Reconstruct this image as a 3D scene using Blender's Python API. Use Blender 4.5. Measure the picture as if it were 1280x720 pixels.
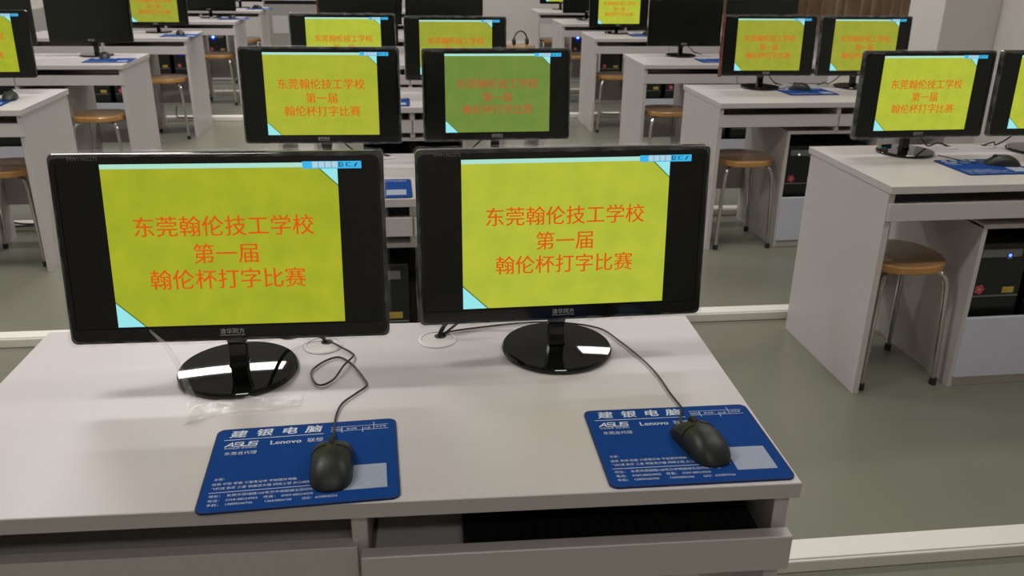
import bpy, bmesh, math, random
from mathutils import Vector, Matrix
random.seed(7)
S = bpy.context.scene
for o in list(bpy.data.objects): bpy.data.objects.remove(o)
COL = S.collection
PI = math.pi

# ------------------------------------------------------------------ camera
F_PX = 1060.1; PITCH, ROLL, YAW, CAM_H = map(float, (-22.0915, 0.8585, 7.0998, 1.442))
pi_, ro_, ya_ = math.radians(PITCH), math.radians(ROLL), math.radians(YAW)
fw = Vector((math.sin(ya_)*math.cos(pi_), math.cos(ya_)*math.cos(pi_), math.sin(pi_)))
rt = Vector((math.cos(ya_), -math.sin(ya_), 0)); up = rt.cross(fw)
r2 = rt*math.cos(ro_) + up*math.sin(ro_); u2 = up*math.cos(ro_) - rt*math.sin(ro_)
cam = bpy.data.cameras.new('camera'); cam.sensor_width = 36; cam.lens = F_PX/1280*36
cam.clip_start = .05; cam.clip_end = 60
cam.dof.use_dof = True; cam.dof.focus_distance = 1.5; cam.dof.aperture_fstop = 11.0
co = bpy.data.objects.new('camera', cam); COL.objects.link(co)
m = Matrix.Identity(4)
for i in range(3): m[i][0], m[i][1], m[i][2] = r2[i], u2[i], -fw[i]
m[2][3] = CAM_H; co.matrix_world = m; S.camera = co
# ------------------------------------------------------------------ world, light, exposure
w = bpy.data.worlds.new('world'); S.world = w; w.use_nodes = True
w.node_tree.nodes['Background'].inputs[0].default_value = (.6, .62, .6, 1)
w.node_tree.nodes['Background'].inputs[1].default_value = .05
S.view_settings.view_transform = 'Standard'; S.view_settings.look = 'None'
S.view_settings.gamma = 1; S.view_settings.exposure = 0.0; S.view_settings.use_curve_mapping = False
CEIL = 3.0
LIGHT_L, LIGHT_R, LIGHT_FILL = 31.0, 18.0, 15.0     # watts of the left line, right line and added rear fill
LIGHT_C = (1.0, .968, .955)
LX = (-1.42, 1.86); LY = (1.45, 3.5, 5.55, 7.65, 9.75, 11.8); LBACK = 0.9

# ------------------------------------------------------------------ materials
def mat(name, col, rough=.5, metal=0, spec=.5, coat=0, noise=0, nscale=8, bump=0, bscale=60, col2=None, trans=0):
    M = bpy.data.materials.new(name); M.use_nodes = True
    nt = M.node_tree; b = nt.nodes['Principled BSDF']
    b.inputs['Base Color'].default_value = (*col, 1); b.inputs['Roughness'].default_value = rough
    b.inputs['Metallic'].default_value = metal; b.inputs['Specular IOR Level'].default_value = spec
    b.inputs['Coat Weight'].default_value = coat; b.inputs['Coat Roughness'].default_value = .03
    tc = nt.nodes.new('ShaderNodeTexCoord')
    if noise or col2:
        n = nt.nodes.new('ShaderNodeTexNoise'); n.inputs['Scale'].default_value = nscale; n.inputs['Detail'].default_value = 5
        nt.links.new(tc.outputs['Object'], n.inputs['Vector'])
        r = nt.nodes.new('ShaderNodeValToRGB')
        c2 = col2 or tuple(c*(1-noise) for c in col)
        r.color_ramp.elements[0].position = .3; r.color_ramp.elements[1].position = .7
        r.color_ramp.elements[0].color = (*c2, 1); r.color_ramp.elements[1].color = (*col, 1)
        nt.links.new(n.outputs['Fac'], r.inputs['Fac']); nt.links.new(r.outputs['Color'], b.inputs['Base Color'])
    if bump:
        n2 = nt.nodes.new('ShaderNodeTexNoise'); n2.inputs['Scale'].default_value = bscale; n2.inputs['Detail'].default_value = 4
        nt.links.new(tc.outputs['Object'], n2.inputs['Vector'])
        bp = nt.nodes.new('ShaderNodeBump'); bp.inputs['Strength'].default_value = bump; bp.inputs['Distance'].default_value = .002
        nt.links.new(n2.outputs['Fac'], bp.inputs['Height']); nt.links.new(bp.outputs['Normal'], b.inputs['Normal'])
    return M
def s2l(c): return tuple(((x/255)/12.92 if x/255 <= .04045 else ((x/255+.055)/1.055)**2.4) for x in c)
def emit(name, srgb, strength=1.0, mottle=0, vary=None):
    M = bpy.data.materials.new(name); M.use_nodes = True; nt = M.node_tree; b = nt.nodes['Principled BSDF']
    c = s2l(srgb)
    b.inputs['Base Color'].default_value = (.01, .01, .01, 1); b.inputs['Roughness'].default_value = .3
    b.inputs['Specular IOR Level'].default_value = .2
    b.inputs['Emission Color'].default_value = (*c, 1); b.inputs['Emission Strength'].default_value = strength
    if mottle:
        tc = nt.nodes.new('ShaderNodeTexCoord'); n = nt.nodes.new('ShaderNodeTexNoise'); n.inputs['Scale'].default_value = 22; n.inputs['Detail'].default_value = 6
        nt.links.new(tc.outputs['Object'], n.inputs['Vector'])
        r = nt.nodes.new('ShaderNodeValToRGB'); r.color_ramp.elements[0].position = .35; r.color_ramp.elements[1].position = .65
        c0 = tuple(x*(1-mottle) for x in c); r.color_ramp.elements[0].color = (c0[0]*.93, c0[1]*1.02, c0[2], 1); r.color_ramp.elements[1].color = (*c, 1)
        nt.links.new(n.outputs['Fac'], r.inputs['Fac']); nt.links.new(r.outputs['Color'], b.inputs['Emission Color'])
    return M
LAM = mat('white_laminate', (.595, .555, .545), .38, noise=.05, nscale=3, bump=.05, bscale=200)
LAMD = mat('laminate_edge', (.52, .49, .44), .45, noise=.06, nscale=5)
LAMB = mat('pale_blue_door', (.62, .64, .72), .4, noise=.04)
BLK = mat('black_gloss_plastic', (.006, .007, .006), .10, spec=.5, noise=.2, nscale=20)
BASEM = mat('black_piano_gloss', (.005, .006, .005), .025, spec=.5, noise=.1)
BLKM = mat('black_matte_plastic', (.012, .014, .012), .42, noise=.25, nscale=30, bump=.1, bscale=300)
SCR = mat('dark_screen_glass', (.007, .009, .006), .22, spec=.4, noise=.1)
MOUSE = mat('mouse_plastic', (.012, .016, .013), .46, noise=.2, nscale=50)
CABLE = mat('black_cable_rubber', (.012, .012, .012), .45, noise=.1)
CHROME = mat('chrome_tube', (.62, .61, .58), .22, metal=1, noise=.1, nscale=40)
SEAT = mat('varnished_plywood_seat', (.42, .24, .10), .35, col2=(.30, .16, .06), nscale=14, coat=.3)
SEATE = mat('varnished_plywood_edge', (.55, .29, .09), .4, col2=(.42, .21, .06), nscale=25, coat=.2)
RUB = mat('black_rubber', (.02, .02, .02), .7, noise=.1)
RUBK = mat('black_keycap_plastic', (.008, .009, .008), .8, spec=.15, noise=.2)
PADB = mat('blue_mousepad_cloth', (.003, .052, .25), .9, spec=.2, noise=.10, nscale=90, bump=.25, bscale=900)
PADE = mat('blue_mousepad_edge', (.003, .025, .13), .8, noise=.1)
PRINT = mat('white_print', (.62, .68, .78), .7, noise=.08, nscale=300)
FLOOR = mat('floor_sheet_vinyl', (.222, .222, .168), .30, col2=(.200, .202, .153), nscale=1.6, spec=.45)
WALL = mat('wall_paint', (.67, .635, .60), .85, noise=.04, nscale=1.5)
WALLD = mat('wall_paint_shadow_grey', (.44, .42, .37), .85, noise=.05, nscale=2)
CEILM = mat('ceiling_paint', (.72, .71, .68), .9, noise=.03)
TRUNK = mat('cream_trunking_plastic', (.88, .85, .77), .45, noise=.05, nscale=4)
RING = mat('white_grommet_plastic', (.62, .60, .57), .4, noise=.05)
CURT = mat('brown_curtain_cloth', (.22, .155, .09), .9, col2=(.15, .10, .055), nscale=6, bump=.2)
STEEL = mat('grey_painted_panel', (.36, .355, .33), .6, noise=.05)
PAPER = mat('white_paper', (.60, .58, .57), .8, noise=.04)
LOGO = mat('grey_logo_print', (.55, .55, .5), .4, noise=.1, nscale=200)
LABEL = mat('dim_label_print', (.22, .22, .19), .4, noise=.1, nscale=200)
PINK = mat('pink_sticker', (.62, .08, .16), .5, noise=.3, nscale=60)
YEL = mat('yellow_sticker', (.60, .42, .08), .5, noise=.3, nscale=60)
TOWER = mat('tower_black', (.010, .012, .010), .3, noise=.2, nscale=30)
SILV = mat('silver_strip', (.25, .26, .25), .35, metal=.6, noise=.1)
LEDB = emit('blue_power_light', (60, 90, 255), 6)
LEDW = emit('pale_power_light', (215, 220, 215), 1.0)
LEDBB = emit('bright_blue_case_light', (70, 110, 255), 9)
BLUEGLOW = emit('blue_fan_glow', (10, 20, 150), .6)
TXTRED = emit('screen_red_text', (214, 84, 12), 1.0)
TXTRED2 = emit('screen_red_text_dim', (176, 84, 44), 1.0)
CYAN = emit('screen_cyan_corner', (150, 228, 232), 1.0)
CYAND = emit('screen_dark_edge_line', (88, 120, 30), 1.0)
BANDT = emit('screen_top_band', (170, 222, 205), 1.0)
BARB = emit('screen_toolbar_blue', (62, 178, 228), 1.0)
BARW = emit('screen_toolbar_pale', (178, 206, 216), 1.0)
BARG = emit('screen_toolbar_glyph', (20, 96, 130), 1.0)
YELLOW = {'a': emit('screen_yellow_a', (168, 173, 38), 1, .12), 'b': emit('screen_yellow_b', (182, 188, 56), 1, .10),
          'c': emit('screen_yellow_c', (158, 160, 50), 1, .10), 'dim': emit('screen_yellow_dim', (112, 136, 58), 1, .10),
          'd': emit('screen_yellow_d', (172, 176, 50), 1, .08)}
def film_mat():
    M = bpy.data.materials.new('clear_protective_film'); M.use_nodes = True; nt = M.node_tree
    out = nt.nodes['Material Output']; b = nt.nodes['Principled BSDF']
    b.inputs['Base Color'].default_value = (.75, .75, .72, 1); b.inputs['Roughness'].default_value = .15
    b.inputs['Specular IOR Level'].default_value = .8
    t = nt.nodes.new('ShaderNodeBsdfTransparent'); mx = nt.nodes.new('ShaderNodeMixShader'); 
    tc = nt.nodes.new('ShaderNodeTexCoord'); n = nt.nodes.new('ShaderNodeTexNoise'); n.inputs['Scale'].default_value = 30
    nt.links.new(tc.outputs['Object'], n.inputs['Vector'])
    mr = nt.nodes.new('ShaderNodeMapRange'); mr.inputs['From Min'].default_value = .35; mr.inputs['From Max'].default_value = .75
    mr.inputs['To Min'].default_value = .02; mr.inputs['To Max'].default_value = .20
    nt.links.new(n.outputs['Fac'], mr.inputs['Value']); nt.links.new(mr.outputs['Result'], mx.inputs['Fac'])
    bp = nt.nodes.new('ShaderNodeBump'); bp.inputs['Strength'].default_value = .6; bp.inputs['Distance'].default_value = .004
    nt.links.new(n.outputs['Fac'], bp.inputs['Height']); nt.links.new(bp.outputs['Normal'], b.inputs['Normal'])
    nt.links.new(t.outputs[0], mx.inputs[1]); nt.links.new(b.outputs[0], mx.inputs[2]); nt.links.new(mx.outputs[0], out.inputs[0])
    return M
FILM = film_mat()
FILM2 = film_mat(); FILM2.name = 'clear_film_strip'
for n_ in FILM2.node_tree.nodes:
    if n_.type == 'MAP_RANGE': n_.inputs['To Min'].default_value = .12; n_.inputs['To Max'].default_value = .38

# ------------------------------------------------------------------ mesh helpers
class MB:
    def __init__(s): s.v = []; s.f = []; s.m = []
    def add(s, vs, fs, mi=0):
        o = len(s.v); s.v += [tuple(v) for v in vs]; s.f += [tuple(i+o for i in f) for f in fs]; s.m += [mi]*len(fs); return s
    def box(s, x0, x1, y0, y1, z0, z1, mi=0):
        return s.add([(x0,y0,z0),(x1,y0,z0),(x1,y1,z0),(x0,y1,z0),(x0,y0,z1),(x1,y0,z1),(x1,y1,z1),(x0,y1,z1)],
                     [(0,3,2,1),(4,5,6,7),(0,1,5,4),(1,2,6,5),(2,3,7,6),(3,0,4,7)], mi)
    def quad(s, pts, mi=0): return s.add(pts, [tuple(range(len(pts)))], mi)
    def lathe(s, prof, n=40, mi=0, c=(0,0,0)):
        vs = [(c[0]+r*math.cos(2*PI*k/n), c[1]+r*math.sin(2*PI*k/n), c[2]+z) for r, z in prof for k in range(n)]
        fs = [(a*n+k, a*n+(k+1)%n, (a+1)*n+(k+1)%n, (a+1)*n+k) for a in range(len(prof)-1) for k in range(n)]
        return s.add(vs, fs, mi)
    def tube(s, pts, r, n=8, sub=4, mi=0):
        P = [Vector(p) for p in pts]; Q = []
        for i in range(len(P)-1):
            p0 = P[max(i-1,0)]; p1 = P[i]; p2 = P[i+1]; p3 = P[min(i+2,len(P)-1)]
            for k in range(sub):
                t = k/sub; Q.append(.5*((2*p1)+(p2-p0)*t+(2*p0-5*p1+4*p2-p3)*t*t+(3*p1-p0-3*p2+p3)*t**3))
        Q.append(P[-1]); nrm = None; vs = []
        for i, q in enumerate(Q):
            d = (Q[min(i+1,len(Q)-1)]-Q[max(i-1,0)]).normalized()
            if nrm is None: nrm = d.orthogonal().normalized()
            nrm = (nrm-d*nrm.dot(d)).normalized(); b = d.cross(nrm)
            vs += [q+(nrm*math.cos(2*PI*k/n)+b*math.sin(2*PI*k/n))*r for k in range(n)]
        fs = [(a*n+k, a*n+(k+1)%n, (a+1)*n+(k+1)%n, (a+1)*n+k) for a in range(len(Q)-1) for k in range(n)]
        fs += [tuple(range(n))[::-1], tuple(range((len(Q)-1)*n, len(Q)*n))]
        return s.add(vs, fs, mi)
    def mesh(s, name, mats, bevel=0, smooth=False, seg=1, angle=35):
        me = bpy.data.meshes.new(name); me.from_pydata(s.v, [], s.f)
        for mm in mats: me.materials.append(mm)
        for p, i in zip(me.polygons, s.m): p.material_index = i
        bm = bmesh.new(); bm.from_mesh(me)
        bmesh.ops.recalc_face_normals(bm, faces=bm.faces) if not getattr(s, 'flat', False) else None
        if bevel: bmesh.ops.bevel(bm, geom=list(bm.edges), offset=bevel, segments=seg, affect='EDGES', profile=.5)
        bm.to_mesh(me); bm.free()
        if smooth:
            for p in me.polygons: p.use_smooth = True
            me.set_sharp_from_angle(angle=math.radians(angle))
        return me
CACHE = {}
def cached(key, fn):
    if key not in CACHE: CACHE[key] = fn()
    return CACHE[key]
def ob(name, me, parent=None, loc=(0,0,0), rot=(0,0,0)):
    o = bpy.data.objects.new(name, me); COL.objects.link(o)
    o.location = loc; o.rotation_euler = rot
    if parent is not None: o.parent = parent
    return o
def thing(name, label, cat, loc=(0,0,0), rz=0, group=None):
    o = ob(name, None, None, loc, (0,0,rz)); o.empty_display_size = .1
    return tag(o, label, cat, group)
def tag(o, label=None, cat=None, group=None, kind=None):
    if label: o['label'] = label
    if cat: o['category'] = cat
    if group: o['group'] = group
    if kind: o['kind'] = kind
    return o
def bx(key, dims, mt, bevel=.0015):
    return cached(key, lambda: MB().box(*dims).mesh('board', [mt], bevel))
def struct(name, me): o = ob(name, me); o['kind'] = 'structure'; return o
def text_mesh(s, size, mt, align='CENTER', bold=0, shear=0, sx=1, space=1):
    def mk():
        cu = bpy.data.curves.new('text', 'FONT'); cu.body = s; cu.size = size; cu.align_x = align; cu.offset = bold
        cu.shear = shear; cu.space_character = space; cu.resolution_u = 2
        o = bpy.data.objects.new('text', cu); COL.objects.link(o)
        me = bpy.data.meshes.new_from_object(o.evaluated_get(bpy.context.evaluated_depsgraph_get()))
        bpy.data.objects.remove(o); bpy.data.curves.remove(cu)
        vs = [(v.co.x*sx, v.co.y) for v in me.vertices]; fs = [tuple(p.vertices) for p in me.polygons]
        bpy.data.meshes.remove(me); return vs, fs
    return cached(('txt', s, size, align, bold, shear, sx, space), mk)
def add_text(mb, s, x, y, size, plane, off, mi=0, **kw):
    """plane 'xy' (print lying flat) or 'xz' (print facing -y)."""
    vs, fs = text_mesh(s, size, None, **kw)
    if plane == 'xy': mb.add([(a+x, b+y, off) for a, b in vs], fs, mi)
    else: mb.add([(a+x, off, b+y) for a, b in vs], fs, mi)

# ------------------------------------------------------------------ room
X0, X1, Y0, Y1 = -3.6, 3.9, -2.4, 12.95
struct('floor', MB().box(X0-.1, X1+.1, Y0-.1, Y1+.1, -.1, 0).mesh('floor', [FLOOR]))
struct('ceiling', MB().box(X0-.1, X1+.1, Y0-.1, Y1+.1, CEIL, CEIL+.1).mesh('ceiling', [CEILM]))
struct('wall_left', MB().box(X0-.1, X0, Y0-.1, Y1+.1, 0, CEIL).mesh('wall_left', [WALL]))
struct('wall_right', MB().box(X1, X1+.1, Y0-.1, Y1+.1, 0, CEIL).mesh('wall_right', [WALL]))
struct('wall_front', MB().box(X0, X1, Y1, Y1+.1, 0, CEIL).mesh('wall_front', [WALL]))
struct('wall_back', MB().box(X0, X1, Y0-.1, Y0, 0, CEIL).mesh('wall_back', [WALL]))
struct('wall_column', MB().box(3.5, X1, 5.45, 5.86, 0, CEIL).mesh('wall_column', [WALL], .004))
struct('baseboard_front', MB().box(X0, X1, Y1-.015, Y1, 0, .1).mesh('baseboard_front', [TRUNK], .003))
struct('baseboard_left', MB().box(X0, X0+.015, Y0, Y1-.02, 0, .1).mesh('baseboard_left', [TRUNK], .003))
struct('baseboard_right', MB().box(X1-.015, X1, Y0, 5.44, 0, .1).mesh('baseboard_right', [TRUNK], .003))
struct('trim_1', MB().box(X0, X0+.03, 7.6, 11.5, .57, .79).mesh('trim_1', [STEEL], .004))
# window behind the curtain on the right wall
wf = MB()
for a in ((6.5,10.5,.9,.95),(6.5,10.5,2.3,2.35),(6.5,6.55,.95,2.3),(10.45,10.5,.95,2.3),(8.47,8.53,.95,2.3)): wf.box(X1-.03, X1, a[0], a[1], a[2], a[3])
wo = struct('window_1', wf.mesh('window_1', [RING], .002))
GLASS = mat('night_window_glass', (.02, .025, .03), .05, noise=.1)
ob('pane', MB().box(X1-.012, X1-.006, 6.56, 8.46, .96, 2.29).mesh('pane', [GLASS]), wo)
ob('pane', MB().box(X1-.012, X1-.006, 8.54, 10.44, .96, 2.29).mesh('pane', [GLASS]), wo)
# floor trunking: two-step cable duct behind every row
TR = [(1, 1.592, .083), (2, 3.085, .070), (3, 4.535, .075), (4, 6.0, .07), (5, 7.505, .075), (6, 8.86, .07)]
for n, y, wd in TR:
    t = struct('floor_trunking', MB().box(X0+.02, X1-.02, y, y+wd, .0, .036).mesh('floor_trunking', [TRUNK], .004, seg=2))
    lid = ob('trunking_lid', MB().box(X0+.03, X1-.03, y+.006, y+wd-.006, .036, .040).mesh('trunking_lid', [TRUNK], .0015), t)

# curtain
def curtain():
    mb = MB(); n = 420; y0, y1 = 6.15, 10.9; rows = [(.70, 1.0), (1.6, 1.0), (2.66, .55)]; vs = []
    rnd = random.Random(3); ph = 0; prof = []
    for i in range(n+1):
        t = i/n; ph += (2*PI/13)*(1+.5*math.sin(i*.051)+.3*math.sin(i*.137+1)); prof.append((y0+(y1-y0)*t,   .07*math.sin(ph)+.016*math.sin(ph*2.3+.5)))
    for z, a in rows: vs += [(3.77+p*a, y, z) for y, p in prof]
    fs = [(r*(n+1)+i, r*(n+1)+i+1, (r+1)*(n+1)+i+1, (r+1)*(n+1)+i) for r in range(2) for i in range(n)]
    mb.add(vs, fs); return mb.mesh('curtain', [CURT], smooth=True, angle=80)
cu = thing('curtain', 'long brown pleated curtain drawn across the window on the right wall', 'curtain', (0,0,0))
ob('cloth', curtain(), cu)
ob('curtain_rod', MB().tube([(3.79,5.95,2.7),(3.79,11.1,2.7)], .014, 10, 1).mesh('curtain_rod', [CHROME], smooth=True), cu)
for y in (6.0, 8.5, 11.0): ob('bracket', cached('brk', lambda: MB().box(3.78, 3.9, -.01, .01, 2.68, 2.7).mesh('bracket', [CHROME])), cu, (0, y, 0))

# ceiling lights
def ceiling_light(x, y, label, power):
    t = thing('ceiling_light', label, 'ceiling light', (x, y, CEIL), 0, 'fluorescent lights over the desk rows')
    ob('housing', cached('lh', lambda: MB().box(-.61,.61,-.165,.165,-.06,0).mesh('housing', [RING], .006)), t)
    ob('end_cap', cached('lec', lambda: MB().box(-.625,-.612,-.16,.16,-.07,0).mesh('end_cap', [RING], .003)), t)
    ob('end_cap', CACHE['lec'], t, (1.237,0,0))
    L = bpy.data.lights.new('tube_light', 'AREA'); L.shape = 'RECTANGLE'; L.size = 1.18; L.size_y = .28
    L.energy = power; L.color = LIGHT_C
    lo = bpy.data.objects.new('tube_light', L); COL.objects.link(lo); lo.location = (x, y, CEIL-.066)
ordw = ['nearest', 'second', 'third', 'fourth', 'fifth', 'farthest']
for i, y in enumerate(LY):
    for x, sd in zip(LX, ('left', 'right')):
        ceiling_light(x, y, 'white fluorescent ceiling light, %s of the %s line over the desks' % (ordw[i], sd), LIGHT_L if x < 0 else LIGHT_R)
ceiling_light(.3, -1.3, 'added fill light in a white ceiling housing at the rear, behind the camera', LIGHT_FILL)  # unseen fill lamp, added to brighten the desk fronts facing the camera

# ------------------------------------------------------------------ desks
W, D, H = 1.2317, .577, .75
def desk(x, y, a, label, group='white two-seat computer desks', pull=0, drop=0):
    """x,y: near-left corner of the worktop; a: rotation"""
    t = thing('computer_desk', label, 'desk', (x, y, 0), a, group)
    ob('worktop', cached('dt', lambda: MB().box(0,W,0,D,H-.025,H).mesh('worktop', [LAM], .0012)), t)
    sp = cached('dsp', lambda: MB().box(0,.022,.018,D-.012,0,H-.025).mesh('side_panel', [LAM], .001))
    ob('side_panel', sp, t, (.006,0,0)); ob('side_panel', sp, t, (W-.028,0,0))
    sf = cached('dfoot', lambda: MB().box(.001,.021,.02,D-.014,-.0,.004).mesh('edge_strip', [RUB]))
    ob('tray_divider', bx('dtd', (.605,.627,.02,D-.05,.606,H-.025), LAM), t)
    # keyboard trays
    for k, (x0, x1) in enumerate(((.030,.603),(.629,W-.030))):
        def mk(x0=x0, x1=x1): return MB().box(x0+.004,x1-.004,.03,.40,.636,.648).mesh('keyboard_tray', [LAM], .001)
        tr = ob('keyboard_tray', cached(('tray',k), mk), t, (0,-(pull if k else 0),-drop))
        def mk2(x0=x0, x1=x1, k=k):
            a_, b_ = (.008 if k == 0 else x0-.012), (x1+.011 if k == 0 else W-.008)
            return MB().box(a_+.002,b_-.001,.008,.030,.632,.690).mesh('tray_front', [LAM], .0012)
        ob('tray_front', cached(('trf',k), mk2), tr)
        ob('tray_stop', cached(('tst',k), lambda x0=x0,x1=x1: MB().box(x0,x1,.46,.475,.60,H-.025).mesh('tray_stop', [LAM])), t)
    # cabinet for the two towers
    C0, C1 = .372, .862
    for xx in (C0, C1-.016):
        ob('cabinet_side', cached('dcs', lambda: MB().box(0,.016,.03,D-.03,0,.600).mesh('cabinet_side', [LAM], .001)), t, (xx,0,0))
    ob('cabinet_top', bx('dct', (C0,C1,.028,D-.03,.590,.606), LAM), t)
    ob('cabinet_floor', bx('dcf', (C0+.016,C1-.016,.04,D-.04,.04,.056), LAM), t)
    ob('cabinet_back', bx('dcb', (C0+.016,C1-.016,D-.046,D-.032,.056,.590), LAM), t)
    ob('cabinet_door', bx('dcd', (C0+.012,C1-.002,.022,.038,.040,.268), LAMB), t)
    ob('kick_plate', bx('dck', (C0+.014,C1-.016,.036,.048,0,.036), LAMD), t)
    for x0, x1 in ((.028,C0),(C1,W-.028)):
        ob('modesty_panel', bx(('dmp',x0), (x0,x1,D-.05,D-.034,.18,.37), LAM), t)
    return t
def at(t, x, y, z=0):
    a = t.rotation_euler.z; return (t.location.x+x*math.cos(a)-y*math.sin(a), t.location.y+x*math.sin(a)+y*math.cos(a), z)

def tower(t, cx, label, led='pale', wide=.20):
    p = at(t, cx, .075, .056)
    o = thing('computer_tower', label, 'computer', p, t.rotation_euler.z, 'black computer towers inside the desk cabinets')
    w2 = wide/2
    ob('case', cached(('tc',wide), lambda: MB().box(-w2,w2,.012,.42,.008,.465).mesh('case', [TOWER], .003)), o)
    def front():
        mb = MB(); mb.box(-w2,w2,0,.012,.008,.465); return mb.mesh('front_panel', [TOWER], .004, seg=2)
    f = ob('front_panel', cached(('tf',wide), front), o)
    ob('drive_cover', cached('tdc', lambda: MB().box(-.075,.075,-.004,.001,.415,.445).mesh('drive_cover', [SILV], .002)), f)
    ob('silver_strip', cached('tss', lambda: MB().box(-w2+.004,w2-.004,-.003,.001,.270,.275).mesh('silver_strip', [SILV], .0005)), f)
    ob('power_button', cached('tpb', lambda: MB().lathe([(0,-.0),(.011,0),(.012,.003),(.0,.003)], 20).mesh('power_button', [SILV], smooth=True)), f, (.03,-.001,.42), (PI/2,0,0))
    lm = {'pale': LEDW, 'blue': LEDB, 'bright': LEDBB}[led]
    lr = .006 if led != 'bright' else .014
    ob('power_light', cached(('tpl',led), lambda: MB().lathe([(lr,0),(lr*.9,.002),(0.0001,.0035)], 16).mesh('power_light', [lm], smooth=True)), f, (.03 if led=='blue' else -.03,-.003,.422), (PI/2,0,0))
    if led == 'bright':
        ob('fan_light', cached('tfl', lambda: MB().lathe([(.0001,.001),(.035,.001),(.035,.0),(.0001,0)], 28).mesh('fan_light', [BLUEGLOW])), f, (-.03,-.001,.415), (PI/2,0,0))
    def pk():
        mb = MB()
        for k in range(5):
            a = 2*PI*k/5; mb.lathe([(.009,0),(.009,.0012),(.0001,.0014)], 10, 0, (.010*math.cos(a), .010*math.sin(a), 0))
        mb.lathe([(.006,.0012),(.006,.002),(.0001,.0022)], 10, 1); return mb.mesh('round_sticker', [PINK, YEL])
    ob('round_sticker', cached('tpk', pk), f, (-.055,-.001,.298), (PI/2,0,0))
    ob('label_sticker', cached('tyl', lambda: MB().box(-.022,.022,-.0012,0,0,.022).mesh('label_sticker', [YEL], .0004)), f, (.055,0,.282))
    return o

# ------------------------------------------------------------------ monitors
MW, MH = .4997, .3015
def U(u): return (u-.5)*MW
def V(v): return (1-v)*MH
def rr_outline(x0, x1, z0, z1, r, n=5):
    pts = []
    for cx, cz, a0 in ((x1-r,z1-r,0),(x0+r,z1-r,PI/2),(x0+r,z0+r,PI),(x1-r,z0+r,1.5*PI)):
        pts += [(cx+r*math.cos(a0+k*PI/2/n), cz+r*math.sin(a0+k*PI/2/n)) for k in range(n+1)]
    return pts
def loft(mb, rings, caps=True, mi=0):
    n = len(rings[0]); vs = [v for r in rings for v in r]
    fs = [(a*n+k, a*n+(k+1)%n, (a+1)*n+(k+1)%n, (a+1)*n+k) for a in range(len(rings)-1) for k in range(n)]
    if caps: fs += [tuple(range(n))[::-1], tuple(range((len(rings)-1)*n, len(rings)*n))]
    return mb.add(vs, fs, mi)
def m_housing():
    R = []
    for dy, ins, r in ((0.0,.0015,.009),(.0015,0,.010),(.016,0,.010),(.022,.006,.012),(.030,.045,.03),(.050,.085,.035),(.053,.095,.035)):
        R.append([(x, dy, z) for x, z in rr_outline(-MW/2+ins, MW/2-ins, ins, MH-ins, r)])
    return loft(MB(), R).mesh('housing', [BLK], smooth=True, angle=30)
def m_bezel():      # raised frame around the panel
    mb = MB(); o = rr_outline(-MW/2+.0015, MW/2-.0015, .0015, MH-.0015, .009); i = rr_outline(U(.022), U(.978), V(.918), V(.050), .0015)
    n = len(o)
    rings = [[(x,0,z) for x,z in o],[(x,-.0025,z) for x,z in [(a*.997, b*.997+.0004) for a,b in o]],[(x,-.0025,z) for x,z in i],[(x,-.0002,z) for x,z in i]]
    return loft(mb, rings, False).mesh('bezel', [BLK], smooth=True, angle=30)
def m_screen(): return MB().box(U(.021), U(.979), -.0008, .0, V(.919), V(.049)).mesh('screen', [SCR])
PL, PR, PT, PB = .150, .858, .056, .909
def m_picture(ymat):
    mb = MB(); mb.flat = True; y = -.0011
    def q(pts, mi, yy=y): mb.quad([(U(u), yy, V(v)) for u, v in pts], mi)
    cx, cz = .062, .115
    # yellow body with cut corners (top right, bottom left)
    q([(PL,PT),(PL,PB-.13),(PL+.082,PB),(PR,PB),(PR,PT+cz),(PR-.072,PT)], 0)
    q([(PL,PB-.13),(PL,PB),(PL+.082,PB)], 1); q([(PR-.072,PT),(PR,PT+cz),(PR,PT)], 1)
    q([(PL,PT),(PL,PT+.024),(PR-.07,PT+.024),(PR-.07,PT)], 2, y-.0001)
    q([(PL,PB-.13),(PL+.082,PB),(PL+.088,PB),(PL,PB-.14)], 3, y-.0001)
    q([(PR-.078,PT+.0),(PR,PT+cz+.008),(PR,PT+cz),(PR-.072,PT)], 3, y-.0001)
    return mb.mesh('picture', [ymat, CYAN, BANDT, CYAND])
def m_toolbar():
    mb = MB(); mb.flat = True
    def q(u0,u1,v0,v1,mi,yy): mb.quad([(U(u0),yy,V(v0)),(U(u0),yy,V(v1)),(U(u1),yy,V(v1)),(U(u1),yy,V(v0))], mi)
    q(.752,.932,.048,.088,0,-.0014)
    for k in range(4): q(.782+k*.020,.799+k*.020,.052,.083,1,-.0016)
    q(.8625,.8675,.056,.080,2,-.0016); q(.8675,.875,.056,.060,2,-.0016); q(.8675,.875,.076,.080,2,-.0016); q(.8725,.8765,.062,.076,2,-.0016)
    q(.885,.889,.058,.078,2,-.0016); q(.889,.900,.058,.061,2,-.0016); q(.889,.902,.075,.078,2,-.0016)
    mb.quad([(U(.908),-.0016,V(.078)),(U(.914),-.0016,V(.080)),(U(.922),-.0016,V(.058)),(U(.915),-.0016,V(.060))], 2)
    return mb.mesh('toolbar', [BARB, BARW, BARG])
def m_scrtext(mt):
    mb = MB(); mb.flat = True; e = .0345
    for s, vc in (('东莞翰伦技工学校', .376), ('第一届', .521), ('翰伦杯打字比赛', .657)):
        for dx in (-.0003, .0003): add_text(mb, s, U(.502)+dx, V(vc)-.385*e, e, 'xz', -.0014+dx*.1)
    return mb.mesh('screen_text', [mt])
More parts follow.
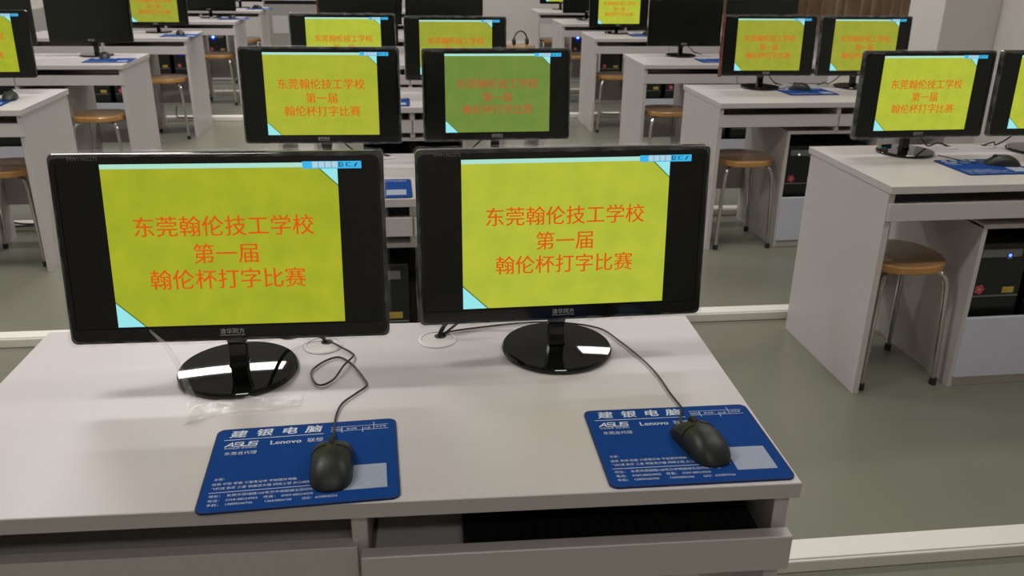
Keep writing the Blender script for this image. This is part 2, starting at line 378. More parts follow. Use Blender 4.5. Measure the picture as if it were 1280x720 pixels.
def m_logo():
    mb = MB(); mb.flat = True
    add_text(mb, '清华同方', 0, V(.957), .0098, 'xz', -.0028)
    mb.box(-.0195, .0195, -.0028, -.0026, V(.957)-.0032, V(.957)-.0025); return mb.mesh('maker_logo', [LOGO])
def m_model():
    mb = MB(); mb.flat = True
    add_text(mb, 'HW190227S', U(.105), V(.036), .0085, 'xz', -.0028); return mb.mesh('model_lettering', [LABEL])
def m_base():
    p = [(.0001,.0)]+[(.094,0),(.100,.002),(.101,.005),(.099,.008)]+[(.097*math.cos(k*PI/2/10), .009+.009*math.sin(k*PI/2/10)) for k in range(10)]+[(.0001,.018)]
    p = [(.0001,0),(.095,0),(.1,.002),(.101,.006),(.0995,.0085)]+[(.098-.0098*k, .0105+.0016*(1-((.098-.0098*k)/.098)**2)) for k in range(10)]+[(.0001,.0121)]
    return MB().lathe(p, 64).mesh('base', [BASEM], smooth=True, angle=12)
def m_film():       # clear transport film still wrapped round the rim
    rnd = random.Random(5); mb = MB(); n = 64
    def ring(off, dy):
        o = []
        P = rr_outline(-MW/2-off, MW/2+off, -off, MH+off, .012, 4)
        per = []
        for i in range(len(P)):
            a, b = P[i], P[(i+1)%len(P)]; L = math.hypot(b[0]-a[0], b[1]-a[1]); k = max(1, int(L/.012))
            per += [(a[0]+(b[0]-a[0])*j/k, a[1]+(b[1]-a[1])*j/k) for j in range(k)]
        r_ = random.Random(int(dy*1e4)+9)
        return [(x+r_.uniform(-.0012,.0012), dy+r_.uniform(-.001,.001), z+r_.uniform(-.0012,.0012)) for x, z in per]
    A = [(x*.975, -.0045, MH/2+(z-MH/2)*.955) for x, _, z in ring(.001, -.001)]
    loft(mb, [A, ring(.0025,-.004), ring(.0035,.008), ring(.003,.020)], False)
    return mb.mesh('protective_film', [FILM], smooth=True, angle=20)
def m_neck(hy):
    def mk():
        R = []
        for z, w, y, d in ((.011,.016,.012,.016),(.018,.0135,.012,.012),(.050,.014,.014,.010),(.080,.021,.014,.010),(.19,.026,.010,.010)):
            R.append([(-w,y-d,z),(w,y-d,z),(w,y+d,z),(-w,y+d,z)])
        return loft(MB(), R).mesh('neck', [BLK])
    return cached(('neck',), mk)
def monitor(bx_, by_, bz, yaw, tilt, label, state=None, base_y=None, film=False, neckx=0, group='black widescreen monitors on the desks'):
    """bx_,by_,bz: bottom centre of the screen housing. base at desk height."""
    bo = base_y if base_y else .055
    px, py = bx_ - math.sin(yaw)*bo + neckx, by_ + math.cos(yaw)*bo
    t = thing('monitor', label, 'monitor', (px, py, H), yaw, group)
    hl = (-neckx, -bo, bz-H); hr = (-tilt, 0, 0)
    hs = ob('housing', cached('mh', m_housing), t, hl, hr)
    ob('bezel', cached('mbz', m_bezel), t, hl, hr)
    sc = ob('screen', cached('ms', m_screen), t, hl, hr)
    if state:
        ob('picture', cached(('mp',state), lambda: m_picture(YELLOW[state])), sc)
        ob('toolbar', cached('mtb', m_toolbar), sc)
        k = TXTRED2 if state in ('dim',) else TXTRED
        ob('screen_text', cached(('mst',state=='dim'), lambda: m_scrtext(k)), sc)
    ob('maker_logo', cached('ml', m_logo), hs); ob('model_lettering', cached('mmd', m_model), hs)
    ob('base', cached('mb', m_base), t)
    ob('neck', m_neck(bo), t)
    if film:
        ob('protective_film', cached('mf', m_film), t, hl, hr)
    return t

# ------------------------------------------------------------------ mouse, pad
PW, PH = .266, .2062
def m_pad():
    o = rr_outline(0, PW, 0, PH, .012)
    return loft(MB(), [[(x,z,0) for x,z in o],[(x,z,.0022) for x,z in o],[(x*.996+.0005,z*.996+.0004,.003) for x,z in o]]).mesh('pad', [PADB])
def m_padedge():
    o = rr_outline(0, PW, 0, PH, .012); f = lambda s, z: [(PW/2+(x-PW/2)*s, PH/2+(y-PH/2)*s, z) for x, y in o]
    return loft(MB(), [f(1.002,.0004), f(1.002,.0031), f(.982,.0031)], False).mesh('pad_border', [PADE])
def strokes(mb, lines, wd, z, sx=1, ox=0, oy=0, sh=0, mi=0):
    for (x0,y0,x1,y1) in lines:
        a = Vector((ox+(x0+sh*y0)*sx, oy+y0)); b = Vector((ox+(x1+sh*y1)*sx, oy+y1)); d = (b-a).normalized()*wd/2; n = Vector((-d.y, d.x))
        mb.quad([(*(a-d-n),z),(*(b+d-n),z),(*(b+d+n),z),(*(a-d+n),z)], mi)
def m_padprint():
    mb = MB(); mb.flat = True; z = .0033; mm = .001
    for s, x in (('建',27),('银',64.5),('电',101),('脑',137)): 
        for dx, dy in ((0,0),(.9,0),(.45,.35),(.45,-.3),(1.3,.1)): add_text(mb, s, (x+4+dx)*mm, (183+dy)*mm, 20.5*mm, 'xy', z, shear=.12, sx=1.22)
    mb.box(13*mm,158*mm,174.6*mm,175.9*mm,z-.0002,z)
    # stylised maker mark: A without a crossbar, then S U S in block strokes
    h = 10.5*mm; wv = 2.2*mm; ox, oy = 17*mm, 157*mm
    L = lambda *a: [tuple(v*mm for v in a)]
    strokes(mb, L(0,0,9,10)+L(9,10,10.5,0)+L(4,3,9.5,3), wv, z, 1, ox, oy)
    for k, x in ((0,13),(2,35)): strokes(mb, L(x,0,x+9,0)+L(x+9,0,x+9,5)+L(x+9,5,x,5)+L(x,5,x,10)+L(x,10,x+9.5,10), wv, z, 1, ox, oy, .1)
    strokes(mb, L(24,10,24,0)+L(24,0,33,0)+L(33,0,33,10), wv, z, 1, ox, oy, .1)
    add_text(mb, '华硕品质 坚若磐石', 39*mm, 150.2*mm, 5*mm, 'xy', z, sx=1.12)
    for dx in (0, .5): add_text(mb, 'Lenovo', (103+dx)*mm, 155*mm, 15*mm, 'xy', z, sx=1.02)
    add_text(mb, '联想', 146*mm, 155*mm, 12*mm, 'xy', z)
    add_text(mb, '东莞总代理', 41*mm, 134.5*mm, 9.2*mm, 'xy', z, bold=0)
    for s, x, y, sz in (('主营：',14,72,5.8),('组装 华硕 宏基 三星笔记本 平板服务电脑',13,60.5,6.0),('飞利浦 索尼 三星 明基显示器 网络工程 办公耗材',13,50.5,6.0),
                        ('地址：  东莞市莞城路168号万中电脑城五层四楼506室',13,33,6.3),
                        ('电话：  0769-88224952    传真：  0769-88224050',13,23,6.3),('手机：  13809246706        13652866166       QQ：625892526',13,13.5,6.3)):
        add_text(mb, s, x*mm, y*mm, sz*mm, 'xy', z, align='LEFT', sx=1.04)
    mb.box(12*mm,186*mm,43.0*mm,44.0*mm,z-.0002,z)
    # small route plan top right
    mb.box(168*mm,254*mm,190.2*mm,191*mm,z-.0002,z); mb.box(168*mm,254*mm,178.4*mm,179.2*mm,z-.0002,z)
    for x, a, b in ((184,174,191),(215,172,186),(232,180,199)): mb.box(x*mm,(x+.9)*mm,a*mm,b*mm,z-.0002,z)
    for s, x, y in (('电脑城',176,182),('建设路',199,182),('大厦',222,181),('体育馆',243,183)): add_text(mb, s, x*mm, y*mm, 5.4*mm, 'xy', z)
    return mb.mesh('printed_text', [PRINT])
def m_padpatch(): return MB().box(.190,.249,.026,.084,.0030,.0033).mesh('printed_panel', [mat('pale_print_panel', (.36,.40,.50), .7, col2=(.30,.35,.46), nscale=260)])
def pad(x, y, a, label, group='blue printed mouse pads'):
    t = thing('mouse_pad', label, 'mouse pad', (x, y, H), a, group)
    p = ob('pad', cached('pp', m_pad), t); ob('border', cached('ppe', m_padedge), t)
    ob('printed_text', cached('ppr', m_padprint), t); ob('printed_panel', cached('ppp', m_padpatch), t)
    return t
def mouse_surf(s, th, scale=1.0):
    """s 0 (back, near user) .. 1 (front); th 0..pi across"""
    L = .117; y = (s-.5)*L
    wd = .033*(1-abs(2*s-1)**3.2)**.42*(1-.10*math.sin(PI*s)); hg = .036*(math.sin(PI*min(1,(s*.82+.10)))**.62)*(1-.30*s**3)
    e = max(0, 1-abs(2*s-1)**4)**.5
    c, sn = math.cos(th), math.sin(th)
    x = wd*math.copysign(abs(c)**.75, c)*scale; z = hg*e*(abs(sn)**.8)*scale
    return (x, y, z)
def m_mouse():
    n, k = 30, 18; R = []
    for i in range(n+1):
        s = .004+.992*(.5-.5*math.cos(PI*i/n)); R.append([mouse_surf(s, PI*j/k) for j in range(k+1)])
    return loft(MB(), R).mesh('body', [MOUSE], smooth=True, angle=60)
def m_mbutton(side):
    mb = MB(); n, k = 12, 7; R = []
    th0, th1 = (1.72, 2.75) if side < 0 else (.39, 1.42)
    for i in range(n+1):
        s = .56+.42*i/n; R.append([(lambda p: (p[0], p[1], p[2]))(mouse_surf(s, th0+(th1-th0)*j/k, 1.03)) for j in range(k+1)])
    m_ = k+1; vs = [v for r in R for v in r]+[(v[0],v[1],v[2]-.0015) for r in R for v in r]; N = len(vs)//2
    fs = [(a*m_+j, a*m_+j+1, (a+1)*m_+j+1, (a+1)*m_+j) for a in range(n) for j in range(k)]
    fs += [tuple(i+N for i in f[::-1]) for f in fs]
    bd = [j for j in range(m_)]+[a*m_+k for a in range(1,n+1)]+[n*m_+j for j in range(k-1,-1,-1)]+[a*m_ for a in range(n-1,0,-1)]
    fs += [(bd[i], bd[(i+1)%len(bd)], bd[(i+1)%len(bd)]+N, bd[i]+N) for i in range(len(bd))]
    return mb.add(vs, fs).mesh('button', [MOUSE], smooth=True, angle=50)
def m_wheel():
    mb = MB().lathe([(.0001,-.0035),(.009,-.0035),(.0102,-.002),(.0102,.002),(.009,.0035),(.0001,.0035)], 24)
    mb.v = [(z, y, x) for x, y, z in mb.v]; return mb.mesh('scroll_wheel', [RUB], smooth=True)
def mouse(x, y, a, label, cable=None, z=H+.003, group='black wired mice'):
    t = thing('computer_mouse', label, 'mouse', (x, y, z), a, group)
    ob('body', cached('mo', m_mouse), t); ob('button', cached('mob1', lambda: m_mbutton(-1)), t); ob('button', cached('mob2', lambda: m_mbutton(1)), t)
    ob('scroll_wheel', cached('mow', m_wheel), t, (0,.026,.0255))
    if cable:   # world points -> local
        ca, sa = math.cos(a), math.sin(a); P = [(0,.050,.010),(0,.062,.009)]
        for p in cable:
            dx, dy = p[0]-x, p[1]-y; P.append((dx*ca+dy*sa, -dx*sa+dy*ca, (p[2] if len(p) > 2 else H+.0035)-z))
        ob('cable', MB().tube(P, .00175, 8, 5).mesh('cable', [CABLE], smooth=True), t)
    return t

# ------------------------------------------------------------------ stools
def m_seat():
    n = 48; o = [(.150*math.copysign(abs(math.cos(2*PI*k/n))**.86, math.cos(2*PI*k/n)), .150*math.copysign(abs(math.sin(2*PI*k/n))**.86, math.sin(2*PI*k/n))) for k in range(n)]
    r = lambda s, z: [(x*s, y*s, z) for x, y in o]
    mb = MB(); loft(mb, [r(.97,.427), r(1,.431), r(1,.451), r(.975,.457)], False, 1)
    mb.add(r(.975,.457), [tuple(range(n))], 0); mb.add(r(.97,.427), [tuple(range(n))[::-1]], 1)
    return mb.mesh('seat', [SEAT, SEATE], smooth=True, angle=30)
def stool(x, y, a, label, group='round wooden stools with bent chrome legs'):
    t = thing('stool', label, 'stool', (x, y, 0), a, group)
    ob('seat', cached('ss', m_seat), t)
    def leg(): return MB().tube([(.03,.03,.420),(.075,.075,.420),(.105,.105,.414),(.119,.119,.392),(.126,.126,.34),(.134,.134,.17),(.140,.140,.012)], .0095, 10, 4).mesh('leg', [CHROME], smooth=True)
    def foot(): return MB().lathe([(.0001,0),(.012,0),(.013,.004),(.012,.026),(.0001,.027)], 14).mesh('rubber_foot', [RUB], smooth=True)
    for k in range(4):
        l = ob('leg', cached('sl', leg), t, (0,0,0), (0,0,k*PI/2)); ob('rubber_foot', cached('sf', foot), l, (.1405,.1405,0))
    def ring():
        return MB().lathe([(.045,.412),(.05,.412),(.05,.427),(.045,.427)], 24).mesh('seat_plate', [CHROME])
    ob('seat_plate', cached('sr', ring), t)
    return t

def grommet(x, y, label, r=.036):
    t = thing('cable_grommet', label, 'grommet', (x, y, H), 0, 'white cable grommets set in the worktops')
    ob('ring', cached('gr', lambda: MB().lathe([(.030,.0),(.036,0),(.0365,.0012),(.034,.0028),(.030,.0028),(.030,0)], 36).mesh('ring', [RING], smooth=True)), t)
    ob('cover', cached('gc', lambda: MB().lathe([(.0001,.0006),(.0295,.0006),(.0295,.0018),(.0001,.0018)], 36).mesh('cover', [RING])), t)
    ob('cable_hole', cached('gh', lambda: MB().lathe([(.0001,.0019),(.011,.0019),(.011,.0022),(.0001,.0022)], 20).mesh('cable_hole', [RUB])), t, (.006,.012,0))
    return t
def cable_thing(pts, label, r=.003, name='power_cable', group='black power and video cables', mt=CABLE):
    o = ob(name, MB().tube(pts, r, 8, 6).mesh(name, [mt], smooth=True)); return tag(o, label, 'cable', group)

# ------------------------------------------------------------------ place everything
rowname = {1:'front', 2:'second', 3:'third', 4:'fourth', 5:'fifth', 6:'sixth', 7:'seventh'}
# key: (row, near-left x, near y, angle)
def left_of(xr, yr, a): return (xr-W*math.cos(a), yr-W*math.sin(a), a)
DK = {}
x, y, a = left_of(.530, .9386, -.0239)
DK['c1'] = desk(x, y, a, 'large white computer desk in the foreground with a black keyboard in its right tray', pull=.024, drop=.018)
for k, yy, xl in ((2,2.402,-.612),(3,3.885,-.60),(4,5.32,-.60),(5,6.86,-.60),(6,8.24,-.60),(7,9.62,-.60)):
    DK['c%d'%k] = desk(xl, yy, 0, 'white computer desk in the centre column, %s row from the camera' % rowname[k])
for k, c in (('A',(1.5034,2.4302,.0146)),('B',(1.4805,3.935,.0059)),('C',(1.4779,5.314,-.0084)),('D',(1.4919,6.8783,-.001)),('E',(1.4609,8.1951,.0069)),('F',(1.4424,9.6282,.0014))):
    r = 'ABCDEF'.index(k)+2
    lb = {'A':'white computer desk at the right edge with tall side panel, nearest right-hand desk',
          'B':'white computer desk directly behind the nearest right-hand desk, stool under its left end',
          'F':'white computer desk against the front wall, farthest of the right column'}.get(k, 'white computer desk, %s of the right-hand column counted from the camera' % {'C':'third','D':'fourth','E':'fifth'}.get(k,''))
    DK[k] = desk(c[0], c[1], c[2], lb)
for k, c in (('L3',(-1.6586,3.8862,.002)),('L4',(-1.6619,5.3334,-.0064)),('L5',(-1.6382,6.8419,0)),('L6',(-1.5387,8.2781,0)),('L7',(-1.513,9.60,0))):
    x, y, a = left_of(*c)
    DK[k] = desk(x, y, a, {'L3':'white computer desk cut by the left edge, nearest of the left column','L7':'white computer desk beside the grey teacher desk, farthest of the left column'}.get(k, 'white computer desk, %s of the left-hand column counted from the camera' % {'L4':'second','L5':'third','L6':'fourth'}.get(k,'')))
place = {'c':'centre column', 'L':'left column', 'R':'right column'}
MON = [  # x,y,z,yaw,tilt,state,label
 (-.292,1.2806,.8425,-.016,.1281,'a','large front left monitor, red Chinese text on yellow, loose film hanging off',.070,-.014),
 (.2577,1.3406,.8308,.0229,.0796,'b','large front right monitor, red Chinese text on yellow, no hanging film',.045,0),
 (-.2745,2.778,.8335,-.03,.065,'d','lit yellow monitor on the second centre desk, left of the pair',0,0),
 (.298,2.860,.820,.02,.08,'dim','monitor with a dimmer greenish picture, right of the pair on the second centre desk',0,0),
 (-.300,4.288,.821,.002,.038,'b','lit monitor half hidden on the third centre desk, left of the pair',0,0),
 (.239,4.287,.811,.003,.041,'c','lit monitor half hidden on the third centre desk, right of the pair',0,0),
 (-.301,5.751,.825,0,.04,None,'dark blank monitor at the top edge, left one on the fourth centre desk',0,0),
 (.249,5.742,.825,0,.04,None,'dark blank monitor at the top edge, right one on the fourth centre desk',0,0),
 (1.809,2.8304,.8171,.035,.022,'b','lit yellow monitor on the nearest right-hand desk, left of its pair',0,0),
 (2.327,2.831,.819,0,.033,'b','lit monitor cut off by the right edge of the picture',0,0),
 (1.858,4.333,.821,.001,.053,'c','lit monitor on the second right-hand desk, left one with reddish film edge',0,0),
 (2.383,4.34,.819,.01,.051,'c','lit monitor on the second right-hand desk, right one beside the curtain',0,0),
 (1.847,5.705,.821,-.009,.04,None,'dark blank monitor on the third right-hand desk, left one with its round base in view',0,0),
 (2.382,5.729,.825,-.002,.04,None,'dark blank monitor in front of the curtain on the third right-hand desk',0,0),
 (1.771,7.266,.805,.002,.04,'b','lit monitor on the fourth right-hand desk',0,0),
 (1.786,8.62,.818,0,.04,None,'dark blank monitor on the fifth right-hand desk',0,0),
 (1.771,10.05,.813,0,.04,'b','small far lit monitor on the last right-hand desk by the front wall',0,0),
 (-1.974,4.287,.829,-.001,.047,'a','lit monitor cut by the left edge of the picture on the nearest left-hand desk',0,0),
 (-1.947,5.743,.835,-.001,.04,None,'dark blank monitor at upper left on the second left-hand desk, right of its pair',0,0),
 (-2.523,5.745,.820,0,.04,None,'dark blank monitor at the far upper left corner, left of its pair',0,0),
 (-1.956,7.257,.805,-.009,.04,'c','lit monitor on the third left-hand desk',0,0),
 (-1.843,8.689,.814,-.007,.04,None,'dark blank monitor on the fourth left-hand desk',0,0),
 (-1.800,10.03,.815,0,.04,None,'dark blank monitor on the farthest left-hand desk',0,0),
 (2.32,7.27,.815,0,.04,None,'dark monitor on the fourth right-hand desk, hidden behind the blank monitor with the round base',0,0),
]
for k in (5, 6, 7):
    for sx, sd in ((-.28,'left'),(.26,'right')):
        MON.append((sx, DK['c%d'%k].location.y+.415, .818, 0, .04, None, 'dark monitor on the %s centre desk, %s of the pair, behind the nearer screens' % (rowname[k], sd), 0, 0))
MOBJ = []
for i, q in enumerate(MON):
    MOBJ.append(monitor(*q[:5], q[6], q[5], q[7] or None, film=(i in (0,1,2,3,4,5,8,9,10,11)), neckx=q[8]))
# reddish film edge on the left monitor of the second right-hand desk
def red_film():
    mb = MB(); rnd = random.Random(4); R = []
    for i in range(17):
        z = -.004+i*.0195; R.append([(-MW/2-.010+rnd.uniform(-.003,.003),-.001,z),(-MW/2-.004+rnd.uniform(-.003,.003),-.008,z),(-MW/2+.006,-.005,z),(-MW/2+.004,.004,z)])
    return loft(mb, R).mesh('reddish_film_edge', [mat('copper_tinted_film', (.30,.12,.09), .12, metal=.5, noise=.6, nscale=50)], smooth=True, angle=20)
h = MOBJ[10]; tag(ob('film_edge', red_film(), h, (0,-.055,.071), (-.053,0,0)), 'crumpled reddish film edge')
tag(ob('film_edge', CACHE.setdefault('rfm', bpy.data.meshes['reddish_film_edge']), MOBJ[6], (0,-.055,.075), (-.04,0,0)), 'crumpled reddish film edge')

# loose strip of film hanging from the front-left monitor and lying on the desk
def ribbon(pts, wds, name='film_strip'):
    mb = MB(); vs = []; P = [Vector(p) for p in pts]
    for i, (p, w_) in enumerate(zip(P, wds)):
        d = (P[min(i+1,len(P)-1)]-P[max(i-1,0)]); n = Vector((d.y, -d.x, 0)); n = Vector((1,0,0)) if n.length < .01 else n.normalized()
        vs += [p-n*w_/2, p+Vector((0,0,.003)), p+n*w_/2]
    fs = [(i*3+k, i*3+k+1, i*3+k+4, i*3+k+3) for i in range(len(P)-1) for k in range(2)]
    return mb.add(vs, fs).mesh(name, [FILM2], smooth=True, angle=60)
m1 = MOBJ[0]
L1 = lambda x, y, z: (x-m1.location.x, y-m1.location.y, z-H)
ob('film_strip', ribbon([L1(-.415,1.272,.868),L1(-.392,1.262,.848),L1(-.372,1.250,.815),L1(-.362,1.242,.785),L1(-.352,1.225,.768),L1(-.345,1.205,.757),L1(-.338,1.180,.754)], [.004,.010,.011,.010,.014,.022,.03]), m1)
def sheet():
    rnd = random.Random(11); nx, ny = 16, 6; vs = []
    for i in range(nx+1):
        for j in range(ny+1):
            u, v = i/nx, j/ny; x = -.355+.17*u; y = 1.175+.055*u+(.055-.020*u)*v+.01*math.sin(u*5)
            vs.append((x-m1.location.x, y-m1.location.y, .0015+.0045*abs(math.sin(u*9+v*3))*rnd.random()+.002*v*(1-v)))
    return MB().add(vs, [(i*(ny+1)+j,(i+1)*(ny+1)+j,(i+1)*(ny+1)+j+1,i*(ny+1)+j+1) for i in range(nx) for j in range(ny)]).mesh('film_sheet', [FILM2], smooth=True, angle=80)
ob('film_sheet', sheet(), m1)

# mouse pads and mice
pad(-.2927, .9465, .0412, 'blue printed mouse pad at front left, under the left mouse')
pad(.259, .9503, -.011, 'blue printed mouse pad at the front right corner of the foreground desk')
CB1 = [(-.128,1.150),(-.127,1.186),(-.12,1.218),(-.1,1.248),(-.084,1.273),(-.09,1.3),(-.109,1.346),(-.128,1.376),(-.142,1.383),(-.162,1.369),(-.179,1.34),(-.179,1.317),(-.168,1.287),(-.155,1.283),(-.139,1.304),(-.126,1.341,H+.008),(-.112,1.377,H+.007),(-.115,1.397),(-.138,1.422,H+.006),(-.162,1.447,H+.007),(-.168,1.452,H+.004)]
CB2 = [(.421,1.150),(.421,1.159),(.417,1.199),(.413,1.271),(.401,1.334),(.38,1.403),(.352,1.465),(.28,1.497),(.2,1.500),(.08,1.478),(.046,1.458,H+.006)]
mouse(-.123, 1.035, .03, 'black wired mouse on the front left pad, cable looped to the grommet', CB1)
mouse(.415, 1.040, .20, 'black wired mouse on the front right pad, turned slightly left', CB2)
# loop crossing fixed by lifted points; other pads: (x,y,angle,label, mouse?)
PADS = [
 (-.262,2.405,.02,'blue mouse pad seen in the gap between the two front monitors',True,(-.13,2.50,.1)),
 (.31,2.41,0,'blue mouse pad on the second centre desk behind the front right monitor',True,(.45,2.5,0)),
 (-.26,3.91,0,'blue mouse pad glimpsed in the narrow gap between the second-row centre screens',True,(-.12,4.02,0)),
 (1.842,2.548,.03,'blue mouse pad on the nearest right-hand desk under a black mouse',True,(2.045,2.675,1.25)),
 (1.923,4.140,.04,'blue mouse pad on the second right-hand desk, between its two monitors',True,(2.045,4.315,1.2)),
 (1.890,5.405,.0,'blue mouse pad beside the round base on the third right-hand desk',False,None),
 (1.84,7.05,.0,'pale blue mouse pad on the fourth right-hand desk',True,(2.0,7.16,.3)),
 (-2.04,3.965,.05,'blue mouse pad at the left edge on the nearest left-hand desk',True,(-1.805,4.16,.2)),
 (-1.925,5.440,.02,'blue mouse pad on the second left-hand desk by the dark monitor',True,(-1.855,5.66,.2)),
 (-1.860,6.935,.0,'blue mouse pad on the third left-hand desk under a small black mouse',True,(-1.735,7.08,.4)),
 (-1.745,8.50,.0,'blue mouse pad on the fourth left-hand desk',True,(-1.62,8.60,.3)),
 (-1.70,9.80,.0,'blue mouse pad on the farthest left-hand desk',True,(-1.60,9.95,1.2)),
]
for x, y, a, lb, mo, mp in PADS:
    if y > 9.62 and x < 0: pass
    pad(x, y, a, lb)
    if mo:
        mx, my, ma = mp
        ex, ey = mx-math.sin(ma)*.10, my+math.cos(ma)*.10
        ml = lb.replace('blue mouse pad','black mouse on the blue pad').replace('pale black','black').replace(' under a black mouse','').replace(' under a small black mouse','').replace('pale ','')
        mouse(mx, my, ma, ml, [(ex,ey),(ex-.02,ey+.05),(ex-.05,my+.15)])
mouse(2.46, 4.30, 1.0, 'black mouse at the right end of the second right-hand desk', None, z=H)

# grommets
for x, y, lb in ((-.170,1.440,'white round cable grommet behind the looped mouse cable, right of the front left monitor base'),(.040,1.446,'white round cable grommet under the lower left corner of the front right monitor')): grommet(x, y, lb)
GR = {'A':(.53,.68,'nearest right-hand desk'),'B':(.53,.74,'second right-hand desk'),'C':(.53,.74,'third right-hand desk'),'L3':(.53,.74,'nearest left-hand desk'),'c2':(.53,.74,'second centre desk'),'c3':(.53,.74,'third centre desk')}
for k, (g0, g1, nm) in GR.items():
    for lx, sd in ((g0,'left'),(g1,'right')):
        p = at(DK[k], lx, .525); grommet(p[0], p[1], 'white cable grommet at the rear of the %s, %s one' % (nm, sd))
# cables from the grommets to the monitors
cable_thing([(-.166,1.452,H+.0025),(-.176,1.456,H+.012),(-.205,1.450,H+.018),(-.24,1.42,H+.03),(-.27,1.36,H+.10),(-.28,1.345,H+.14)], 'thick black video cable from the left front grommet up behind the monitor', .0035)
cable_thing([(.044,1.458,H+.0025),(.054,1.464,H+.020),(.080,1.478,H+.045),(.13,1.47,H+.085),(.20,1.43,H+.12),(.25,1.412,H+.15)], 'thick black video cable rising from the right front grommet to the monitor', .0042)
cable_thing([(.052,1.462,H+.0025),(.070,1.462,H+.018),(.105,1.478,H+.036),(.17,1.47,H+.07),(.26,1.425,H+.13)], 'thin black power cable beside the thick one at the right front grommet', .0025)
for k, side, gx, bx_ in (('A','left',.53,.315),('A','right',.68,.825),('B','left',.53,.375),('B','right',.74,.90),('C','left',.53,.37),('C','right',.74,.90),('c2','left',.53,.335),('c2','right',.74,.91),('L3','right',.74,.917)):
    d_ = -1 if bx_ < gx else 1; T = DK[k]; L = lambda x, y, z: (*at(T, x, y)[:2], H+z)
    cable_thing([L(gx+.006,.537,.0025),L(gx+.04*d_,.53,.016),L(bx_-.118*d_,.50,.012),L(bx_-.085*d_,.49,.035),L(bx_-.03*d_,.475,.09),L(bx_,.465,.12)], 'black cable running to the %s monitor of the %s' % (side, GR[k][2]), .0028)

# keyboard in the pulled-out tray
kp = at(DK['c1'], .760, -.004)
kb = thing('keyboard', 'black keyboard in the pulled-out tray at the bottom right of the foreground desk', 'keyboard', (kp[0], kp[1], .630), DK['c1'].rotation_euler.z)
def m_kb():
    o = rr_outline(0, .435, .022, .150, .012); 
    return loft(MB(), [[(x,z,0) for x,z in o],[(x,z,.014+.008*(z/.15)) for x,z in o],[(x*.99+.002,z*.98+.001,.017+.008*(z/.15)) for x,z in o]]).mesh('case', [BLKM], smooth=True, angle=30)
ob('case', m_kb(), kb)
ks = MB()
for r in range(6):
    for c in range(22):
        if c in (15, 18) : continue
        x = .010+c*.0188; y = .040+r*.0175; z = .018+.008*(y/.15); ks.box(x, x+.0165, y, y+.0155, z, z+.003)
tag(ob('keys', ks.mesh('keys', [RUBK]), kb), kind='stuff')

# towers
rowlab = {'A':'nearest right-hand desk','B':'second right-hand desk','C':'third right-hand desk','D':'fourth right-hand desk','E':'fifth right-hand desk','F':'last right-hand desk',
          'L3':'nearest left-hand desk','L4':'second left-hand desk','L5':'third left-hand desk','L6':'fourth left-hand desk','L7':'farthest left-hand desk','c2':'second centre desk','c3':'third centre desk'}
for k in rowlab:
    for cx, sd in ((.497,'left'),(.735,'right')):
        led = 'pale'
        if k == 'A' and sd == 'left': led = 'blue'
        if (k, sd) in (('F','left'),('L7','right'),('L6','right')): led = 'bright' if k != 'L7' else 'bright'
        tower(DK[k], cx, 'black computer tower in the cabinet of the %s, %s one%s' % (rowlab[k], sd, {'pale':'','blue':', blue power light','bright':', glowing bright blue'}[led]), led)

# stools
for x, y, a, lb in ((1.687,2.625,.05,'wooden stool under the nearest right-hand desk, its chrome legs fully in view'),(1.68,4.105,.02,'wooden stool under the second right-hand desk beside the front right monitor'),
    (1.672,5.43,0,'wooden stool under the third right-hand desk'),(1.69,7.02,0,'wooden stool under the fourth right-hand desk, above the white trunking'),(1.655,8.36,0,'wooden stool barely seen under the fifth right-hand desk'),
    (1.635,9.79,0,'wooden stool under the last right-hand desk by the front wall'),
    (-1.868,4.12,.03,'wooden stool cut by the left edge under the nearest left-hand desk'),(-1.852,5.41,0,'wooden stool under the second left-hand desk, left of its side panel'),
    (-1.838,6.93,0,'wooden stool under the third left-hand desk'),(-1.745,8.42,0,'wooden stool under the fourth left-hand desk below the blue light'),(-1.70,9.80,0,'wooden stool under the farthest left-hand desk')):
    stool(x, y, a, lb)

# teacher desk and the far items
td = thing('teacher_desk', 'grey fronted teacher desk with pale top and white sheet before the front wall', 'desk', (-1.84, 11.95, 0))
ob('desk_top', MB().box(-.03,1.75,-.04,.62,.715,.75).mesh('desk_top', [LAM], .003), td)
ob('front_panel', MB().box(0,1.72,0,.02,0,.665).mesh('front_panel', [STEEL], .002), td)
ob('shadow_strip', MB().box(.01,1.71,.03,.05,.665,.715).mesh('shadow_strip', [RUB], .002), td)  # black strip stands in for the shadow line under the desk top
for x in (0, 1.70): ob('side_panel', MB().box(x,x+.02,.02,.58,0,.715).mesh('side_panel', [STEEL], .001), td)
ob('white_sheet', MB().box(.10,.30,-.004,0,.30,.525).mesh('white_sheet', [PAPER], .001), td)
st2 = stool(1.19, 9.15, .3, 'wooden stool standing free behind the centre screens, with a dark arched headset on it')
hp = thing('headset', 'dark arched headset standing on the stool behind the dim centre monitor', 'headset', (1.19, 9.15, .457), .2)
ob('headband', MB().tube([(-.075*math.cos(t_), 0, .035+.105*math.sin(t_)) for t_ in [k*PI/10 for k in range(11)]], .008, 8, 2).mesh('headband', [BLKM], smooth=True), hp)
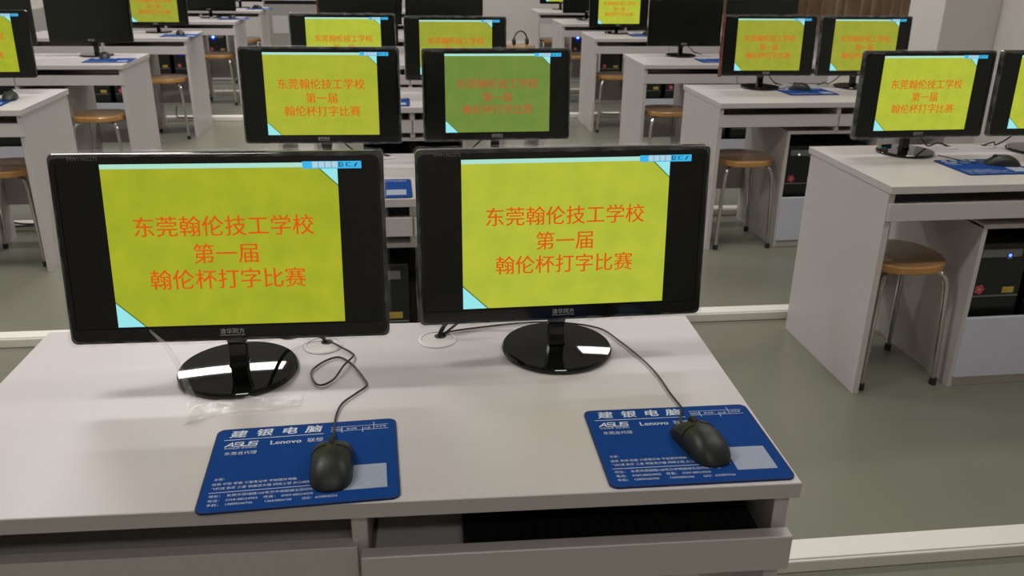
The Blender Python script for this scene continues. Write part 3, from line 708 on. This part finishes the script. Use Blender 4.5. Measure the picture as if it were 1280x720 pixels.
for s_ in (-1, 1):
    e_ = MB().lathe([(.0001,-.013),(.03,-.013),(.035,-.006),(.035,.006),(.03,.013),(.0001,.013)], 20); e_.v = [(z+s_*.072, y, x+.036) for x, y, z in e_.v]
    ob('ear_cup', e_.mesh('ear_cup', [BLKM], smooth=True), hp)

# power strip and floor cables
ps = thing('power_strip', 'white power strip with tangled leads on the floor under the fourth left-hand desk', 'power strip', (-1.95, 8.99, 0))
ob('case', MB().box(0,.26,0,.045,0,.03).mesh('case', [RING], .004, seg=2), ps)
for k in range(4): ob('socket', cached('psk', lambda: MB().box(0,.04,.006,.039,.03,.0315).mesh('socket', [BLKM], .001)), ps, (.015+k*.06,0,0))
cable_thing([(-1.95,9.0,.02),(-2.02,8.96,.012),(-1.98,8.90,.006),(-1.86,8.93,.008),(-1.78,8.99,.012),(-1.72,9.05,.02)], 'black lead curling over the white power strip at far left', .005)
for x, y, lb in ((-2.07,4.50,'black leads looping over the trunking under the nearest left-hand desk'),(-1.86,7.46,'black lead looping over the trunking under the third left-hand desk'),
                 (1.80,7.47,'black lead looping over the trunking under the fourth right-hand desk')):
    cable_thing([(x-.10,y+.10,.12),(x-.09,y+.03,.05),(x-.02,y-.01,.044),(x+.06,y-.015,.043),(x+.13,y+.02,.046),(x+.17,y+.09,.10),(x+.18,y+.12,.22)], lb, .005)
cable_thing([(-2.12,4.56,.05),(-2.02,4.52,.044),(-1.90,4.53,.044),(-1.84,4.58,.05),(-1.80,4.62,.12)], 'second black lead over the trunking at the left edge', .005)
cable_thing([(1.545,2.90,.006),(1.58,2.925,.006),(1.64,2.93,.006),(1.72,2.92,.006),(1.79,2.935,.006),(1.845,2.925,.006)], 'thin grey lead on the floor behind the stool of the nearest right-hand desk', .004, mt=RUB)

# small clutter in view at the back
bk_ = thing('black_adapter', 'small black power adapter behind the second centre desk monitors', 'adapter', at(DK['c2'], .42, .50, H))
ob('case', MB().box(-.05,.05,-.022,.022,0,.028).mesh('case', [BLKM], .004, seg=2), bk_)
